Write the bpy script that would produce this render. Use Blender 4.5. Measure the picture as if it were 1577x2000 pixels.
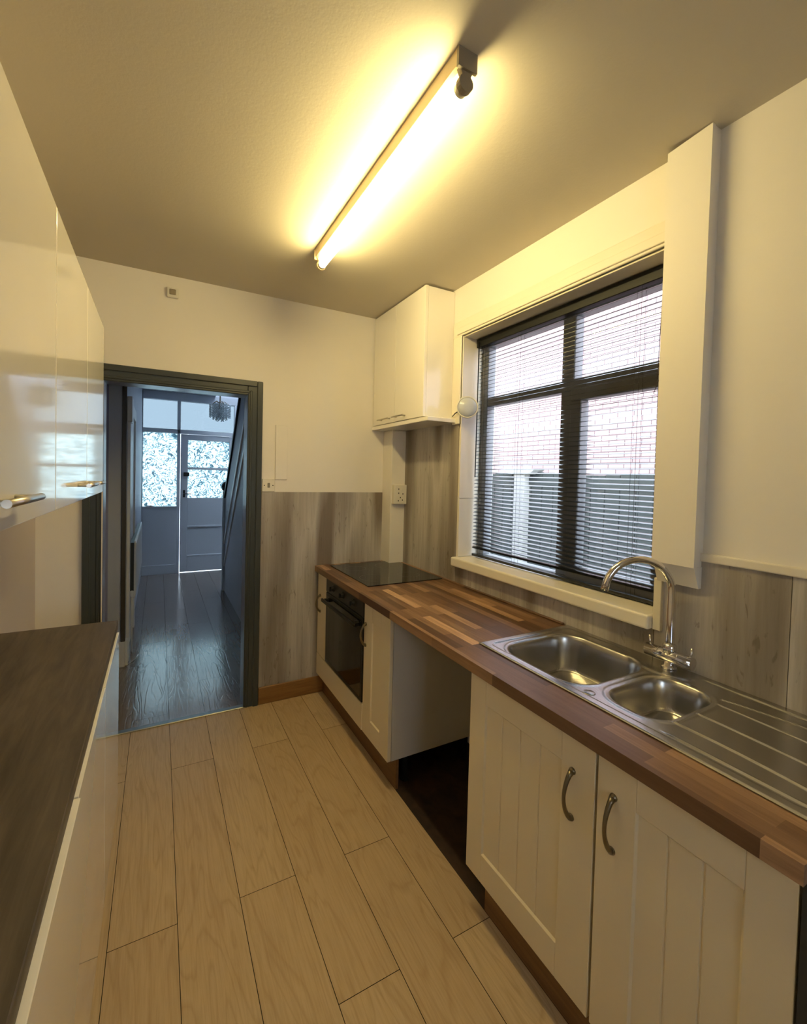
import bpy, bmesh, math, random
from mathutils import Vector, Matrix
random.seed(7)
SC = bpy.context.scene
COL = SC.collection
for o in list(bpy.data.objects):
    bpy.data.objects.remove(o)

# ------------------------------------------------------------------ camera
CZ, YAW, PITCH, ROLL, F = 1.5575, 0.482, -0.0263, 0.0245, 847.25
PX, PY = -34.97, -49.16
fw = Vector((math.sin(YAW)*math.cos(PITCH), math.cos(YAW)*math.cos(PITCH), math.sin(PITCH)))
rt = Vector((math.cos(YAW), -math.sin(YAW), 0)); up = rt.cross(fw)
r2 = rt*math.cos(ROLL) + up*math.sin(ROLL); u2 = -rt*math.sin(ROLL) + up*math.cos(ROLL)
cam = bpy.data.cameras.new('camera'); co = bpy.data.objects.new('camera', cam); COL.objects.link(co)
M4 = Matrix((r2, u2, -fw)).transposed().to_4x4(); M4.translation = Vector((0, 0, CZ)); co.matrix_world = M4
cam.sensor_width = 36; cam.sensor_fit = 'AUTO'; cam.lens = F/2000*36
cam.shift_x = -PX/2000; cam.shift_y = PY/2000; cam.clip_start = 0.02
SC.camera = co

# ------------------------------------------------------------------ light
w = bpy.data.worlds.new('sky'); SC.world = w; w.use_nodes = True
bg = w.node_tree.nodes['Background']; bg.inputs[0].default_value = (0.70, 0.85, 1.0, 1); bg.inputs[1].default_value = 7.5
sun = bpy.data.lights.new('sun', 'SUN'); sun.energy = 2.0; sun.angle = 0.15; sun.color = (1.0, 0.93, 0.86)
so = bpy.data.objects.new('sun', sun); COL.objects.link(so)
so.rotation_euler = Vector((0.62, 0.22, -0.75)).to_track_quat('-Z', 'Y').to_euler()
TUBE_L = 52.0
SC.view_settings.view_transform = 'Standard'; SC.view_settings.look = 'None'
SC.view_settings.exposure = 0.66; SC.view_settings.gamma = 1.0; SC.view_settings.use_curve_mapping = False

# ------------------------------------------------------------------ materials
def lin(c):
    return tuple(((v/255)/12.92 if v/255 <= 0.04045 else ((v/255+0.055)/1.055)**2.4) for v in c)
class N:
    def __init__(s, name):
        s.m = bpy.data.materials.new(name); s.m.use_nodes = True; s.t = s.m.node_tree
        s.b = s.t.nodes['Principled BSDF']; s.out = s.t.nodes['Material Output']
    def n(s, typ, **k):
        x = s.t.nodes.new(typ)
        for a, v in k.items():
            if a in x.inputs.keys(): x.inputs[a].default_value = v
            else: setattr(x, a, v)
        return x
    def l(s, a, b): s.t.links.new(a, b)
    def coord(s, scale=(1, 1, 1), kind='Object', rot=(0, 0, 0), loc=(0, 0, 0)):
        c = s.n('ShaderNodeTexCoord'); m = s.n('ShaderNodeMapping'); m.inputs['Scale'].default_value = scale
        m.inputs['Rotation'].default_value = rot; m.inputs['Location'].default_value = loc
        s.l(c.outputs[kind], m.inputs['Vector']); return m.outputs[0]
    def noise(s, vec, scale, detail=3, rough=0.55, dist=0.0):
        x = s.n('ShaderNodeTexNoise'); x.inputs['Scale'].default_value = scale; x.inputs['Detail'].default_value = detail
        x.inputs['Roughness'].default_value = rough; x.inputs['Distortion'].default_value = dist
        s.l(vec, x.inputs['Vector']); return x.outputs[0]
    def ramp(s, f, stops, interp='LINEAR'):
        r = s.n('ShaderNodeValToRGB'); r.color_ramp.interpolation = interp
        e = r.color_ramp.elements
        while len(e) < len(stops): e.new(0.5)
        for i, (p, c) in enumerate(stops):
            e[i].position = p; e[i].color = (*c, 1) if len(c) == 3 else c
        s.l(f, r.inputs[0]); return r.outputs[0]
    def mix(s, f, a, b, blend='MIX'):
        m = s.n('ShaderNodeMix'); m.data_type = 'RGBA'; m.blend_type = blend
        for i, v in ((0, f), (6, a), (7, b)):
            if isinstance(v, (int, float)): m.inputs[i].default_value = v
            elif isinstance(v, tuple): m.inputs[i].default_value = (*v, 1)
            else: s.l(v, m.inputs[i])
        return m.outputs[2]
    def math(s, op, a, b=0.0):
        m = s.n('ShaderNodeMath'); m.operation = op
        for i, v in ((0, a), (1, b)):
            if isinstance(v, (int, float)): m.inputs[i].default_value = v
            else: s.l(v, m.inputs[i])
        return m.outputs[0]
    def bump(s, h, strength=0.2, dist=0.002):
        b = s.n('ShaderNodeBump'); b.inputs['Strength'].default_value = strength; b.inputs['Distance'].default_value = dist
        s.l(h, b.inputs['Height']); s.l(b.outputs[0], s.b.inputs['Normal'])
    def set(s, base=None, rough=None, metal=None, coat=None, spec=None):
        for k, v in (('Base Color', base), ('Roughness', rough), ('Metallic', metal), ('Coat Weight', coat), ('Specular IOR Level', spec)):
            if v is None: continue
            if isinstance(v, tuple): s.b.inputs[k].default_value = (*v, 1)
            elif isinstance(v, (int, float)): s.b.inputs[k].default_value = v
            else: s.l(v, s.b.inputs[k])
        return s
MT = {}
def paint(name, rgb, rough=0.6, bscale=60, bstr=0.06, var=0.04, spec=0.5, coat=0.0, patch=1.6):
    a = N(name); v = a.coord()
    c = lin(rgb); n1 = a.noise(v, patch, 4)
    d = tuple(x*(1-var*2) for x in c)
    a.set(base=a.mix(n1, c, d), rough=rough, spec=spec, coat=coat)
    a.b.inputs['Coat Roughness'].default_value = 0.05
    if bstr: a.bump(a.noise(v, bscale, 4), bstr)
    MT[name] = a.m; return a
paint('wall_paint', (240, 234, 224), 0.55, 45, 0.12)
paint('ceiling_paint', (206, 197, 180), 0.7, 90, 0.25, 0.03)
paint('gloss_trim', (238, 230, 214), 0.3, 30, 0.08)
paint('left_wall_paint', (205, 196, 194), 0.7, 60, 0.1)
paint('door_casing_paint', (62, 67, 68), 0.32, 40, 0.1)
paint('hall_wall_paint', (190, 194, 204), 0.5, 40, 0.08)
paint('hall_joinery_paint', (186, 192, 200), 0.35, 40, 0.05)
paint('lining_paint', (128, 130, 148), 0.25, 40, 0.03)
paint('alcove_paint', (150, 152, 186), 0.5)
paint('hall_ceiling_paint', (190, 196, 204), 0.6)
paint('hall_dark_trim', (70, 62, 50), 0.4)
paint('hall_white_paint', (225, 226, 228), 0.35)
paint('cream_door', (230, 216, 186), 0.42, 80, 0.03, 0.02)
paint('cabinet_side', (205, 198, 186), 0.5, 80, 0.02, 0.02)
paint('gloss_cabinet', (248, 243, 234), 0.12, 12, 0.012, 0.01, coat=0.6)
paint('plastic_white', (232, 226, 212), 0.35, 60, 0.0, 0.02)
paint('plastic_grey', (140, 134, 122), 0.4, 60, 0.0, 0.02)
paint('upvc', (140, 140, 142), 0.3, 40, 0.02, 0.02)
paint('black_plastic', (16, 15, 15), 0.35, 60, 0.0, 0.0)
paint('joint_shade_black', (10, 9, 8), 0.9, 60, 0.0, 0.0)  # near black: floor joints, plus shade painted into the gap and legs
paint('dark_panel', (44, 48, 54), 0.4, 60, 0.0, 0.05)
paint('blind_metal', (30, 33, 38), 0.3, 60, 0.0, 0.0, spec=0.6)
paint('headrail_paint', (20, 21, 23), 0.5, 60, 0.0, 0.0, spec=0.3)
paint('cord', (60, 52, 62), 0.6, 60, 0.0, 0.0)
paint('fence_paint', (70, 76, 74), 0.8, 30, 0.3, 0.2)
paint('concrete', (176, 174, 168), 0.85, 30, 0.3, 0.1)
paint('concrete_ground', (120, 118, 112), 0.9, 12, 0.3, 0.2)
paint('fitting_paint', (226, 205, 165), 0.45, 30, 0.02)
paint('fitting_end', (150, 138, 118), 0.5, 30, 0.02)
def metal(name, rgb, rough, stretch=None):
    a = N(name); a.set(base=lin(rgb), rough=rough, metal=1.0)
    if stretch:
        v = a.coord(stretch); n = a.noise(v, 30, 2)
        a.l(a.math('ADD', a.math('MULTIPLY', n, 0.08), rough-0.04), a.b.inputs['Roughness'])
    MT[name] = a.m; return a
metal('chrome', (225, 222, 220), 0.08)
metal('steel', (188, 186, 184), 0.26)
metal('pewter', (128, 118, 100), 0.36)
metal('brushed_nickel', (205, 200, 192), 0.33)
metal('strip_metal', (150, 150, 146), 0.4)

def wood_floor(name, c1, c2, dark, rough, bstr, coat=0.0):
    a = N(name); at = a.n('ShaderNodeAttribute'); at.attribute_name = 'rnd'
    c = a.n('ShaderNodeTexCoord'); cmb = a.n('ShaderNodeCombineXYZ')
    a.l(a.math('MULTIPLY', at.outputs['Fac'], 37.0), cmb.inputs[1]); a.l(a.math('MULTIPLY', at.outputs['Fac'], 11.0), cmb.inputs[0])
    ad = a.n('ShaderNodeVectorMath'); ad.operation = 'ADD'; a.l(c.outputs['Object'], ad.inputs[0]); a.l(cmb.outputs[0], ad.inputs[1])
    mp = a.n('ShaderNodeMapping'); mp.inputs['Scale'].default_value = (7, 0.9, 1); a.l(ad.outputs[0], mp.inputs['Vector'])
    n1 = a.noise(mp.outputs[0], 1.1, 2, 0.5, 0.6)
    rings = a.math('FRACT', a.math('MULTIPLY', n1, 11.0))
    ringm = a.ramp(rings, [(0.0, (0.25,)*3), (0.12, (0.8,)*3), (0.75, (1.0,)*3), (1.0, (0.25,)*3)])
    mp2 = a.n('ShaderNodeMapping'); mp2.inputs['Scale'].default_value = (90, 4, 1); a.l(ad.outputs[0], mp2.inputs['Vector'])
    fine = a.noise(mp2.outputs[0], 1.5, 4, 0.65)
    col = a.mix(at.outputs['Fac'], lin(c1), lin(c2))
    inv = a.math('SUBTRACT', 1.0, ringm)
    col = a.mix(a.math('MULTIPLY', inv, 0.42), col, lin(dark))
    col = a.mix(a.math('MULTIPLY', a.ramp(fine, [(0.42, (0, 0, 0)), (0.72, (1, 1, 1))]), 0.35), col, lin(dark))
    a.set(base=col, rough=a.math('ADD', a.math('MULTIPLY', fine, 0.15), rough))
    hh = a.math('ADD', ringm, a.math('MULTIPLY', fine, 0.6))
    a.bump(hh, bstr, 0.0012)
    if coat: a.b.inputs['Coat Weight'].default_value = coat; a.b.inputs['Coat Roughness'].default_value = 0.12; a.l(a.b.inputs['Normal'].links[0].from_socket, a.b.inputs['Coat Normal'])
    MT[name] = a.m; return a
wood_floor('oak_laminate', (208, 184, 148), (196, 170, 134), (150, 120, 84), 0.38, 0.12)
wood_floor('hall_laminate', (128, 112, 100), (112, 98, 90), (74, 60, 52), 0.12, 0.3, coat=0.8)

def grey_wood(name='grey_wood', axis=1):
    # vertical planks printed on a laminate splashback: bands across `axis`, grain up z
    a = N(name); sc = [0.35, 0.35, 0.35]; sc[axis] = 3.6
    v = a.coord(tuple(sc)); bands = a.noise(v, 1.0, 2, 0.5)
    sc2 = [3.0, 3.0, 2.2]; sc2[axis] = 45.0
    v2 = a.coord(tuple(sc2)); g = a.noise(v2, 1.4, 5, 0.65, 0.3)
    sc3 = [6.0, 6.0, 9.0]; sc3[axis] = 40.0
    v3 = a.coord(tuple(sc3)); k = a.noise(v3, 1.0, 3, 0.6, 1.0)
    col = a.ramp(bands, [(0.34, lin((104, 94, 84))), (0.45, lin((156, 147, 138))), (0.57, lin((196, 190, 184))), (0.68, lin((128, 116, 104)))])
    col = a.mix(a.math('MULTIPLY', a.ramp(g, [(0.4, (0, 0, 0)), (0.75, (1, 1, 1))]), 0.34), col, lin((96, 86, 76)))
    col = a.mix(a.math('MULTIPLY', a.ramp(k, [(0.62, (0, 0, 0)), (0.7, (1, 1, 1))]), 0.45), col, lin((84, 68, 54)))
    a.set(base=col, rough=0.42); a.bump(g, 0.08); MT[name] = a.m
grey_wood('grey_wood_end', 0); grey_wood('grey_wood_side', 1)

def butcher():
    a = N('butcher_block'); c = a.n('ShaderNodeTexCoord')
    mp = a.n('ShaderNodeMapping'); mp.inputs['Rotation'].default_value = (0, 0, math.pi/2); mp.inputs['Location'].default_value = (0.07, 0.013, 0)
    a.l(c.outputs['Object'], mp.inputs['Vector'])
    br = a.n('ShaderNodeTexBrick'); br.offset = 0.37; br.offset_frequency = 2; br.squash = 1.0
    a.l(mp.outputs[0], br.inputs['Vector'])
    for k, v in (('Color1', (0, 0, 0, 1)), ('Color2', (1, 1, 1, 1)), ('Mortar', (0.3, 0.3, 0.3, 1)), ('Scale', 1.0), ('Mortar Size', 0.0), ('Brick Width', 0.36), ('Row Height', 0.041), ('Bias', 0.0)):
        br.inputs[k].default_value = v
    col = a.ramp(br.outputs['Color'], [(0.0, lin((80, 58, 44))), (0.3, lin((106, 78, 58))), (0.6, lin((130, 98, 72))), (0.86, lin((156, 122, 92))), (0.97, lin((214, 172, 134)))])
    v2 = a.coord((40, 3, 40)); g = a.noise(v2, 1.3, 5, 0.65, 0.4)
    col = a.mix(a.math('MULTIPLY', a.ramp(g, [(0.4, (0, 0, 0)), (0.8, (1, 1, 1))]), 0.6), col, lin((74, 44, 28)))
    v3 = a.coord((6, 2, 6)); g3 = a.noise(v3, 1.3, 3)
    col = a.mix(a.math('MULTIPLY', g3, 0.35), col, lin((96, 60, 40)))
    a.set(base=col, rough=a.math('ADD', a.math('MULTIPLY', g, 0.2), 0.28)); a.bump(g, 0.05); MT['butcher_block'] = a.m
butcher()
def simple_wood(name, c1, c2, scale, rough=0.45, bstr=0.05):
    a = N(name); v = a.coord(scale); g = a.noise(v, 1.4, 5, 0.65, 0.5)
    a.set(base=a.mix(a.ramp(g, [(0.3, (0, 0, 0)), (0.75, (1, 1, 1))]), lin(c1), lin(c2)), rough=rough); a.bump(g, bstr); MT[name] = a.m
simple_wood('dark_worktop', (102, 90, 76), (60, 51, 42), (22, 2.4, 10), 0.5, 0.12)
simple_wood('plinth_wood', (132, 96, 60), (100, 70, 42), (20, 2, 40))
simple_wood('skirting_wood', (150, 108, 62), (122, 84, 46), (3, 20, 50), 0.35)
simple_wood('old_floor', (66, 44, 30), (18, 12, 10), (9, 7, 9), 0.7, 0.3)
def hob():
    a = N('hob_glass'); a.set(base=(0.006, 0.006, 0.007), rough=0.05, spec=0.7); MT['hob_glass'] = a.m
    a = N('oven_glass'); a.set(base=(0.008, 0.007, 0.006), rough=0.07, spec=0.6); MT['oven_glass'] = a.m
    a = N('oven_fascia'); a.set(base=lin((78, 76, 74)), rough=0.4, metal=0.7); MT['oven_fascia'] = a.m
hob()
def brick():
    a = N('brick'); c = a.n('ShaderNodeTexCoord'); mp = a.n('ShaderNodeMapping')
    mp.inputs['Rotation'].default_value = (math.pi/2, 0, math.pi/2); a.l(c.outputs['Object'], mp.inputs['Vector'])
    sx = a.n('ShaderNodeSeparateXYZ'); a.l(c.outputs['Object'], sx.inputs[0]); cx = a.n('ShaderNodeCombineXYZ')
    a.l(sx.outputs[1], cx.inputs[0]); a.l(sx.outputs[2], cx.inputs[1])
    br = a.n('ShaderNodeTexBrick'); a.l(cx.outputs[0], br.inputs['Vector'])
    for k, v in (('Color1', (*lin((172, 142, 138)), 1)), ('Color2', (*lin((154, 124, 121)), 1)), ('Mortar', (*lin((96, 80, 80)), 1)), ('Scale', 1.0), ('Mortar Size', 0.006), ('Brick Width', 0.225), ('Row Height', 0.075)):
        br.inputs[k].default_value = v
    a.set(base=br.outputs['Color'], rough=0.85); a.bump(br.outputs['Fac'], 0.3, 0.005); MT['brick'] = a.m
brick()
def glass(name, tint=(1, 1, 1)):
    a = N(name); a.t.nodes.remove(a.b)
    tr = a.n('ShaderNodeBsdfTransparent'); tr.inputs[0].default_value = (*tint, 1)
    gl = a.n('ShaderNodeBsdfGlossy'); gl.inputs['Roughness'].default_value = 0.02
    lw_ = a.n('ShaderNodeLayerWeight'); fr = a.math('ADD', a.math('MULTIPLY', a.math('POWER', lw_.outputs['Facing'], 5.0), 0.7), 0.04)
    mx = a.n('ShaderNodeMixShader'); a.l(fr, mx.inputs[0]); a.l(tr.outputs[0], mx.inputs[1]); a.l(gl.outputs[0], mx.inputs[2])
    a.l(mx.outputs[0], a.out.inputs[0]); MT[name] = a.m
glass('clear_glass'); glass('fanlight_glass', (0.24, 0.26, 0.27))
def patterned():
    a = N('patterned_glass'); a.t.nodes.remove(a.b)
    v = a.coord((1, 1, 1)); n = a.noise(v, 9, 1, 0.5, 2.8)
    f = a.ramp(n, [(0.42, (1, 1, 1)), (0.49, (0.0,)*3), (0.53, (0.0,)*3), (0.58, (1, 1, 1))])
    c = a.mix(f, (0.09, 0.14, 0.16), (0.50, 0.55, 0.54))
    tl = a.n('ShaderNodeBsdfTranslucent'); a.l(c, tl.inputs[0])
    tr = a.n('ShaderNodeBsdfTransparent'); a.l(c, tr.inputs[0])
    mx = a.n('ShaderNodeMixShader'); mx.inputs[0].default_value = 0.55; a.l(tl.outputs[0], mx.inputs[1]); a.l(tr.outputs[0], mx.inputs[2])
    gl = a.n('ShaderNodeBsdfGlossy'); gl.inputs['Roughness'].default_value = 0.15
    m2 = a.n('ShaderNodeMixShader'); m2.inputs[0].default_value = 0.06; a.l(mx.outputs[0], m2.inputs[1]); a.l(gl.outputs[0], m2.inputs[2])
    a.l(m2.outputs[0], a.out.inputs[0]); MT['patterned_glass'] = a.m
patterned()
def tube():
    a = N('tube_glow'); a.t.nodes.remove(a.b); e = a.n('ShaderNodeEmission')
    e.inputs[0].default_value = (1.0, 0.80, 0.34, 1); e.inputs[1].default_value = TUBE_L; a.l(e.outputs[0], a.out.inputs[0]); MT['tube_glow'] = a.m
tube()
a = N('crystal'); a.set(base=(0.75, 0.85, 0.9), rough=0.08, metal=0.0, spec=1.0); a.b.inputs['Transmission Weight'].default_value = 0.6; MT['crystal'] = a.m
a = N('dome_plastic'); a.set(base=lin((205, 210, 224)), rough=0.18); a.b.inputs['Transmission Weight'].default_value = 0.15; MT['dome_plastic'] = a.m

# ------------------------------------------------------------------ mesh helpers
class B:
    """collects shapes in world coordinates"""
    def __init__(s): s.bm = bmesh.new(); s.mats = []; s.smooth = False
    def mi(s, m):
        if m is None: return 0
        if m not in s.mats: s.mats.append(m)
        return s.mats.index(m)
    def box(s, x0, x1, y0, y1, z0, z1, bev=0.0, m=None, seg=1):
        if x0 > x1: x0, x1 = x1, x0
        if y0 > y1: y0, y1 = y1, y0
        if z0 > z1: z0, z1 = z1, z0
        vs = [s.bm.verts.new((x, y, z)) for x in (x0, x1) for y in (y0, y1) for z in (z0, z1)]
        idx = [(0, 1, 3, 2), (4, 6, 7, 5), (0, 4, 5, 1), (2, 3, 7, 6), (0, 2, 6, 4), (1, 5, 7, 3)]
        fs = [s.bm.faces.new([vs[i] for i in q]) for q in idx]
        k = s.mi(m)
        for f in fs: f.material_index = k
        if bev > 0:
            es = list({e for f in fs for e in f.edges})
            r = bmesh.ops.bevel(s.bm, geom=es, offset=bev, segments=seg, affect='EDGES', profile=0.5)
            for f in r['faces']: f.material_index = k
        return s
    def prism(s, pts, axis, a, b, m=None):
        """extrude a 2-D outline (in the two other axes, order xyz) from a to b along axis"""
        def P(p, t):
            return {'X': (t, p[0], p[1]), 'Y': (p[0], t, p[1]), 'Z': (p[0], p[1], t)}[axis]
        v0 = [s.bm.verts.new(P(p, a)) for p in pts]; v1 = [s.bm.verts.new(P(p, b)) for p in pts]
        k = s.mi(m); n = len(pts); fs = [s.bm.faces.new(v0), s.bm.faces.new(v1[::-1])]
        for i in range(n):
            fs.append(s.bm.faces.new((v0[i], v1[i], v1[(i+1) % n], v0[(i+1) % n])))
        for f in fs: f.material_index = k
        return s
    def tube(s, pts, r, n=12, m=None, caps=True):
        pts = [Vector(p) for p in pts]; k = s.mi(m); rings = []
        rr = r if isinstance(r, (list, tuple)) else [r]*len(pts)
        ref = None
        for i, p in enumerate(pts):
            t = (pts[min(i+1, len(pts)-1)] - pts[max(i-1, 0)]).normalized()
            if ref is None: ref = t.orthogonal().normalized()
            u = (ref - t*ref.dot(t)).normalized(); ref = u; v = t.cross(u)
            rings.append([s.bm.verts.new(p + (u*math.cos(2*math.pi*j/n) + v*math.sin(2*math.pi*j/n))*rr[i]) for j in range(n)])
        for a_, b_ in zip(rings, rings[1:]):
            for j in range(n):
                f = s.bm.faces.new((a_[j], a_[(j+1) % n], b_[(j+1) % n], b_[j])); f.material_index = k; f.smooth = True
        if caps:
            for q in (rings[0][::-1], rings[-1]):
                f = s.bm.faces.new(q); f.material_index = k
        return s
    def lathe(s, c, axis, prof, n=28, m=None):
        """prof: list of (distance along axis, radius)"""
        c = Vector(c); t = Vector(axis).normalized()
        return s.tube([c + t*d for d, r in prof], [max(r, 1e-4) for d, r in prof], n, m) if False else s._lathe(c, t, prof, n, m)
    def _lathe(s, c, t, prof, n, m):
        u = t.orthogonal().normalized(); v = t.cross(u); k = s.mi(m); rings = []
        for d, r in prof:
            r = max(r, 1e-4); rings.append([s.bm.verts.new(c + t*d + (u*math.cos(2*math.pi*j/n) + v*math.sin(2*math.pi*j/n))*r) for j in range(n)])
        for a_, b_ in zip(rings, rings[1:]):
            for j in range(n):
                f = s.bm.faces.new((a_[j], a_[(j+1) % n], b_[(j+1) % n], b_[j])); f.material_index = k; f.smooth = True
        for q in (rings[0][::-1], rings[-1]):
            f = s.bm.faces.new(q); f.material_index = k
        return s
    def build(s, name, mat, parent=None, loc=None):
        me = bpy.data.meshes.new(name); bmesh.ops.recalc_face_normals(s.bm, faces=s.bm.faces)
        off = Vector((0, 0, 0))
        if loc is not None: off = Vector(loc)
        elif parent is not None:
            p = parent
            while p is not None: off = off + p.location; p = p.parent
        bmesh.ops.translate(s.bm, verts=s.bm.verts, vec=-off)
        s.bm.to_mesh(me); s.bm.free()
        names = s.mats if s.mats else [mat]
        if mat not in names and mat: pass
        for q in names: me.materials.append(MT[q])
        o = bpy.data.objects.new(name, me); COL.objects.link(o)
        if parent is not None: o.parent = parent
        elif loc is not None: o.location = loc
        return o
def thing(name, loc, label, cat, group=None):
    o = bpy.data.objects.new(name, None); o.empty_display_size = 0.1; o.location = loc; COL.objects.link(o)
    o['label'] = label; o['category'] = cat
    if group: o['group'] = group
    return o
def tag(o, label, cat, group=None):
    o['label'] = label; o['category'] = cat
    if group: o['group'] = group
    return o
def struct(b, name, mat, parent=None):
    o = b.build(name, mat, parent)
    if parent is None: o['kind'] = 'structure'
    return o

R, D, H, XL, YB = 1.625, 2.932, 2.718, -0.587, -1.5
HX0, HX1 = -0.28, 0.508    # doorway clear opening
# ------------------------------------------------------------------ room shell
def plank_floor(name, mat, basemat, cols, y0, y1, joints, L):
    b = B(); bm = b.bm
    x0, x1 = cols[0], cols[-1]
    b.box(x0, x1, y0, y1, -0.06, -0.003, m=basemat)
    k = b.mi(mat); g = 0.0011; faces = []
    for i in range(len(cols)-1):
        j = joints[i % len(joints)]; ys = [y0]
        t = j
        while t > y0: t -= L
        t += L
        while t < y1:
            if t > y0+0.01: ys.append(t)
            t += L
        ys.append(y1)
        for a_, b_ in zip(ys, ys[1:]):
            vs = [bm.verts.new(p) for p in ((cols[i]+g, a_+g, 0), (cols[i+1]-g, a_+g, 0), (cols[i+1]-g, b_-g, 0), (cols[i]+g, b_-g, 0))]
            f = bm.faces.new(vs); f.material_index = k; faces.append(f)
    o = b.build(name, mat); me = o.data
    at = me.attributes.new('rnd', 'FLOAT', 'FACE'); rg = random.Random(3)
    for p in me.polygons: at.data[p.index].value = rg.random()
    o['kind'] = 'structure'; return o
cols = [XL] + [-0.341+0.206*i for i in range(7)] + [1.055]
plank_floor('floor', 'oak_laminate', 'joint_shade_black', cols, YB, D, [1.6, 2.467, 1.6, 2.467, 1.6, 2.467, 1.6, 2.467], 1.327)
hc = [-0.753+0.206*i for i in range(13)]
plank_floor('floor_hall', 'hall_laminate', 'joint_shade_black', hc, 2.96, 7.3, [3.45, 4.35, 3.9, 3.05, 4.0], 1.327)
struct(B().box(1.055, R+0.1, YB, D, -0.06, -0.001, m='old_floor'), 'floor_under_units', 'old_floor')
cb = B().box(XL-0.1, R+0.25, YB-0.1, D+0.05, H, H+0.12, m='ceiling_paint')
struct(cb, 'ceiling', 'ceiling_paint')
struct(B().box(XL-0.1, XL, YB, D, 0, H, m='left_wall_paint'), 'wall_left', 'left_wall_paint')
QX0, QX1, QZ0, QZ1 = -0.05, 0.50, 1.20, 1.95
struct(B().box(XL-0.1, QX0, YB-0.1, YB, 0, H).box(QX1, R+0.25, YB-0.1, YB, 0, H).box(QX0, QX1, YB-0.1, YB, 0, QZ0).box(QX0, QX1, YB-0.1, YB, QZ1, H), 'wall_front', 'wall_paint')
w4 = struct(B().box(QX0, QX0+0.05, YB-0.08, YB-0.03, QZ0, QZ1).box(QX1-0.05, QX1, YB-0.08, YB-0.03, QZ0, QZ1).box(QX0+0.05, QX1-0.05, YB-0.08, YB-0.03, QZ0, QZ0+0.05).box(QX0+0.05, QX1-0.05, YB-0.08, YB-0.03, QZ1-0.05, QZ1).box(0.195, 0.255, YB-0.08, YB-0.03, QZ0+0.05, QZ1-0.05), 'unseen_rear_window', 'gloss_trim')  # window out of view, added for neutral daylight at the near end
B().box(QX0+0.05, 0.195, YB-0.058, YB-0.052, QZ0+0.05, QZ1-0.05).build('window_pane', 'clear_glass', w4)
B().box(0.255, QX1-0.05, YB-0.058, YB-0.052, QZ0+0.05, QZ1-0.05).build('window_pane', 'clear_glass', w4)
T = 0.12
b = B(); b.box(XL-0.1, HX0-0.02, D, D+T, 0, H); b.box(HX1+0.02, R+0.25, D, D+T, 0, H); b.box(HX0-0.02, HX1+0.02, D, D+T, 2.075, H)
struct(b, 'wall_back', 'wall_paint')
WY0, WY1, WZ0, WZ1 = 0.93, 2.125, 1.03, 2.405
b = B(); b.box(R, R+0.25, YB, WY0, 0, H); b.box(R, R+0.25, WY1, D, 0, H); b.box(R, R+0.25, WY0, WY1, 0, WZ0); b.box(R, R+0.25, WY0, WY1, WZ1, H)
struct(b, 'wall_right', 'wall_paint')
# cracked plaster scratches on the ceiling
# doorway lining + casing
b = B()
b.box(HX0-0.02, HX0, D-0.005, D+T+0.01, 0, 2.055); b.box(HX1, HX1+0.02, D-0.005, D+T+0.01, 0, 2.055); b.box(HX0-0.02, HX1+0.02, D-0.005, D+T+0.01, 2.055, 2.075)
lining = struct(b, 'door_1', 'lining_paint')
def casing(b, x0, x1, ztop, y, s=-1):
    for (o0, o1, t) in ((0.0, 0.094, 0.014), (0.058, 0.094, 0.024), (0.012, 0.03, 0.018)):
        ya, yb = sorted((y, y + s*t))
        b.box(x0-o1, x0-o0, ya, yb, 0, ztop+o1, 0.004); b.box(x1+o0, x1+o1, ya, yb, 0, ztop+o1, 0.004)
        b.box(x0-o0, x1+o0, ya, yb, ztop+o0, ztop+o1, 0.004)
b = B(); casing(b, HX0-0.004, HX1-0.002, 2.055, D)
b.build('door_casing', 'door_casing_paint', lining)
B().box(HX0-0.006, HX0-0.0005, D-0.0262, D-0.0242, 0, 2.05).build('bare_edge', 'gloss_trim', lining)
struct(B().box(HX0-0.02, HX1+0.02, D-0.012, D+0.03, -0.002, 0.007, 0.003), 'trim_threshold', 'strip_metal')
struct(B().box(0.603, 1.055, D-0.018, D, 0, 0.115, 0.003), 'baseboard_back', 'skirting_wood')
# boxed pipe in far corner
struct(B().box(1.505, R, 2.79, D, 0.911, 1.89, 0.004), 'trim_1', 'wall_paint')
# boxed pipe beside the window: front cover, slanted foot, side board
b = B(); b.prism([(0.787, 1.276), (0.926, 1.276), (0.926, H-0.014), (0.787, H-0.002)], 'X', 1.566, 1.584)
b.box(1.584, R, 0.791, 0.920, 1.276, H-0.035); b.box(1.584, R, 0.791, 0.83, H-0.035, H)
b.prism([(1.572, 1.2755), (1.602, 1.203), (R, 1.203), (R, 1.2755)], 'Y', 0.789, 0.924)
b.mats = []
t2 = struct(b, 'trim_2', 'wall_paint')
B().box(1.5845, R, 0.835, 0.919, H-0.034, H-0.0005).build('gap_shade', 'joint_shade_black', t2)  # near-black block stands in for the shade inside the gap
# white capping over the right-hand panel
struct(B().box(R-0.016, R, YB, 0.796, 1.296, 1.324, 0.004, seg=2), 'trim_3', 'gloss_trim')

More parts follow.
